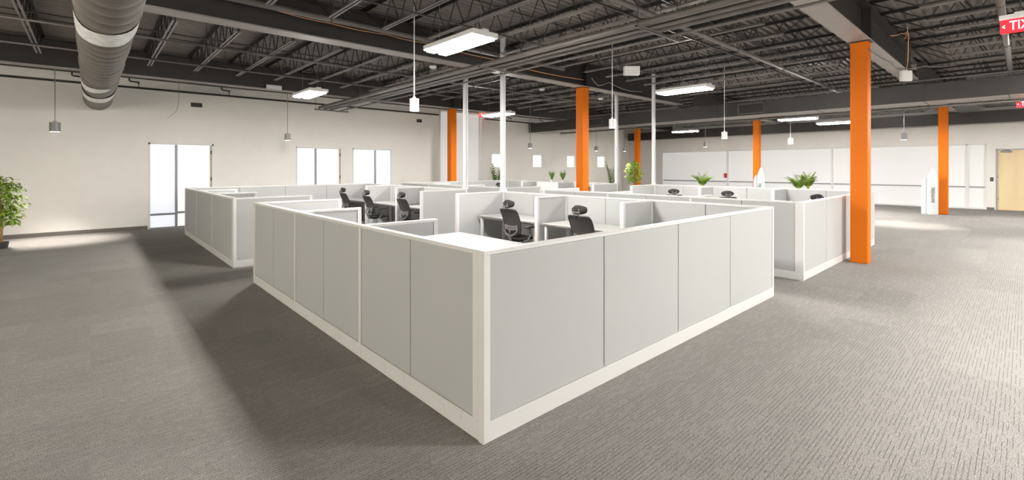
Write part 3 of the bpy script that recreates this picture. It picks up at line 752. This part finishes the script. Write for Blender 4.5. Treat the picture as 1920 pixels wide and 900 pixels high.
for x, y, rz, lab in ((5.98,6.35,-.02,'black mesh office chair facing the far desk in the nearest cubicle block'),
    (6.0,4.70,-.02,'black mesh office chair in the nearest block, partly hidden by its front wall'),
    (5.9,10.15,.0,'black office chair half hidden by the divider in the left rear block, nearest its entry'),
    (5.75,11.75,.0,'black office chair seen side-on in the middle bay of the left rear block'),
    (5.85,13.55,.0,'black office chair deepest in the left rear block, in its closed end bay'),
    (12.2,3.35,.9,'office chair in the right block showing its headrest nearest the orange column'),
    (12.3,5.3,.7,'office chair in the middle bay of the right block, only its headrest showing'),
    (12.25,6.75,.7,'office chair in the far bay of the right block, only its headrest showing'),
    (12.2,14.0,.4,'office chair at the far end of the farthest block, small dark headrest showing'),
    (12.2,10.1,2.6,'office chair near the entry of the farthest block, beside the central orange column')):
    if first: ch.location = (x,y,0); ch.rotation_euler = (0,0,rz); ch['label'] = lab; ch['group'] = 'mesh office chairs'; first = False
    else: dup(ch, (x,y,0), rz, lab, 'mesh office chairs')

# ------------------------------------------------------------------ plants
def leaf(b, p, d, L, W, droop=.3):
    d = Vector(d).normalized(); side = d.cross(Vector((0,0,1)));  side = side if side.length > .1 else Vector((1,0,0)); side.normalize()
    p = Vector(p); q = p + d*L*.5 + Vector((0,0,.02*L)); e = p + d*L - Vector((0,0,droop*L))
    v = [b.b.verts.new(x) for x in (p, q+side*W, e, q-side*W, q+Vector((0,0,-.15*W)))]
    b.b.faces.new((v[0],v[1],v[4])); b.b.faces.new((v[1],v[2],v[4])); b.b.faces.new((v[2],v[3],v[4])); b.b.faces.new((v[3],v[0],v[4]))
def ficus(x, y, hgt, rad, z0f, label, n=420, ll=.07, seed=1, ph=.14, pr=.12):
    rn = random.Random(seed); t = thing('ficus_tree', label, 'plant', (x,y,0))
    MB().lathe([(pr*.8,0),(pr,ph),(pr*.95,ph),(pr*.9,ph-.02)], n=18).build('pot', 'potd', t)
    b = MB(); b.tube([(0,0,ph-.03),(.01,.01,hgt*.4),(-.01,.0,hgt*.7),(.0,.01,hgt*.92)], [.022,.018,.012,.005], 8)
    b.tube([(.02,0,ph-.03),(-.015,.01,hgt*.3),(.02,.0,hgt*.6)], [.014,.012,.008], 8)
    tips = []
    for k in range(16):
        a = k*2.4; z = z0f+(hgt*.9-z0f)*k/16; r_ = rad*.75*(.6+.4*rn.random())
        tip = (r_*math.cos(a), r_*math.sin(a), z+.12); tips.append(Vector(tip)); b.tube([(0,0,z-.05),(r_*.5*math.cos(a),r_*.5*math.sin(a),z+.05),tip], [.006,.004,.002], 5)
    b.build('trunk', 'trunk', t, smooth=True)
    b = MB()
    for k in range(n):
        if rn.random() < .55:
            c_ = rn.choice(tips); p = c_*rn.uniform(.6,1.05) if False else Vector((c_.x*rn.uniform(.3,1.15), c_.y*rn.uniform(.3,1.15), c_.z+rn.uniform(-.1,.08)))
        else:
            u = rn.random(); a = rn.uniform(0,2*PI); z = z0f+(hgt-z0f)*u; env = math.sin(PI*(.15+.78*u))**.8
            r_ = rad*env*math.sqrt(rn.random()); p = Vector((r_*math.cos(a), r_*math.sin(a), z))
        a = rn.uniform(0,2*PI); leaf(b, p, (math.cos(a),math.sin(a),rn.uniform(-.6,.3)), ll*rn.uniform(.7,1.2), ll*.22)
    b.build('foliage', 'leaf', t)
ficus(-1.42,14.83,1.56,.44,.5,'small leafy green tree in a dark pot at the left edge by the wall', 1300, .115, 1)
ficus(22.75,14.85,2.15,.50,.9,'leafy green tree standing before the farthest orange column', 900, .15, 5)
def frond_plant(nm, x, y, z, hgt, rad, nf, m, label, pot=None, pinn=True, seed=2, cat='plant'):
    rn = random.Random(seed); t = thing(nm, label, cat, (x,y,z))
    pr, ph = pot or (.09,.1)
    MB().lathe([(pr*.85,0),(pr,ph),(pr*.93,ph),(pr*.88,ph-.02)], n=18).build('pot', 'signw', t)
    b = MB()
    for k in range(nf):
        a = 2*PI*k/nf+rn.uniform(-.3,.3); r_ = rad*rn.uniform(.6,1); hh = hgt*rn.uniform(.65,1)
        P0 = Vector((0,0,ph-.02)); kk = .25 if pinn else .6; P1 = Vector((r_*kk*math.cos(a),r_*kk*math.sin(a),ph+hh*.6)); P2 = Vector((r_*math.cos(a),r_*math.sin(a),ph+hh*rn.uniform(.65,1)))
        if not pinn:
            n_ = 6; ring = []
            sd = Vector((-math.sin(a),math.cos(a),0))*.011*(1+hgt)
            for i in range(n_+1):
                u = i/n_; p = P0*(1-u)**2+P1*2*u*(1-u)+P2*u*u; w_ = sd*(1-u)**.6
                ring.append((b.b.verts.new(p-w_), b.b.verts.new(p+w_)))
            for A, B in zip(ring, ring[1:]): b.b.faces.new((A[0],A[1],B[1],B[0]))
        else:
            pts = [P0*(1-u)**2+P1*2*u*(1-u)+P2*u*u for u in [i/12 for i in range(13)]]
            b.tube(pts, .0035, 4)
            for i in range(3,13):
                d_ = (pts[i]-pts[i-1]).normalized(); sd = d_.cross(Vector((0,0,1))); sd = sd.normalized() if sd.length > .05 else Vector((1,0,0))
                for s in (-1,1): leaf(b, pts[i], (d_*.8+sd*s+Vector((0,0,.1))), min(.30*hgt,.34)*(1.1-i/16), min(.017*(1+hgt),.028), .15)
    b.build('fronds', m, t)
frond_plant('grass_plant', 12.86,11.95,1.23,.42,.17,60,'leafd','spiky potted grass on the white cabinet, left of the pair',(.055,.05),False,3)
frond_plant('grass_plant', 12.86,11.40,1.23,.42,.17,60,'leafd','spiky potted grass on the white cabinet, right of the pair',(.055,.05),False,4)
def planter(x, y, hgt, label):
    t = thing('tall_planter', label, 'planter', (x,y,0)); MB().box(-.17,.17,-.17,.17,.02,hgt,.01,2).build('box', 'signw', t); MB().box(-.15,.15,-.15,.15,0,.02).build('foot', 'potd', t)
for x, y, lab, lab2, nf, hh, sd in ((13.72,6.55,'fern with arching fronds behind the right block, left of the farther orange column','tall pale planter box holding the left fern behind the right block',20,.50,6),
                         (13.78,4.0,'broad leaning palm, left plant of the pair behind the right block','tall pale planter box holding the leaning palm of the pair',20,.52,7),
                         (14.5,4.15,'upright bushy palm, right plant of the pair near the orange column','tall pale planter box holding the upright palm of the pair',24,.56,8)):
    off = 0 if sd != 8 else .0
    planter(x, y - (0 if sd != 8 else .18), 1.0, lab2)
    frond_plant('potted_palm', x, y - (0 if sd != 8 else .18), 1.0, hh, .36 if sd != 8 else .26, nf, 'leaf', lab, (.11,.12), True, sd)
frond_plant('potted_palm', 13.75,16.2,0,1.95,.33,11,'leafd','tall dark palm on the floor beside the tall white glazing',(.16,.3),True,9)
frond_plant('potted_palm', 21.9,15.75,0,2.1,.5,9,'leafd','tall thin palm by the wall behind the white pole',(.16,.3),True,10)

# ------------------------------------------------------------------ rocket shaped signs
def rocket(x, y, rz, text, label):
    t = thing('rocket_sign', label, 'sign', (x,y,0), rz)
    b = MB()
    b.lathe([(.155,.0),(.16,.02),(.16,1.32),(.145,1.40),(.10,1.56),(.045,1.69),(.008,1.76)], n=24); b.build('rocket_body', 'signw', t, smooth=True)
    b = MB(); b.lathe([(.095,0),(.10,.02),(.10,1.10),(.08,1.22),(.03,1.36),(.005,1.40)], cen=(0,.22,0), n=20); b.build('side_booster', 'signw', t, smooth=True)
    if text:
        o = text_mesh(text, .165, .012, 'textg', t, (-.155,-.01,.73), (0,0,0), 'lettering'); o.scale = (.72,1.0,1)
        o.rotation_euler = Matrix(((0,0,-1),(0,-1,0),(-1,0,0))).to_euler()
        o.rotation_euler = Matrix(((0,0,-1),(0,-1,0),(-1,0,0))).to_euler()
    return t
rocket(23.2,2.30,0,'FIREHAWK','white rocket shaped stand with vertical dark lettering beside the far right column')
rocket(23.2,8.28,0,'FIREHAWK','white rocket shaped stand behind the far cubicles beside an orange column')
o = tag(MB().box(-.03,0,-.09,.09,0,.26,.01).build('alarm_box', 'redbox', loc=(R2-.02,11.78,1.15)), 'small red alarm box on the white mullion of the long glazing', 'alarm')
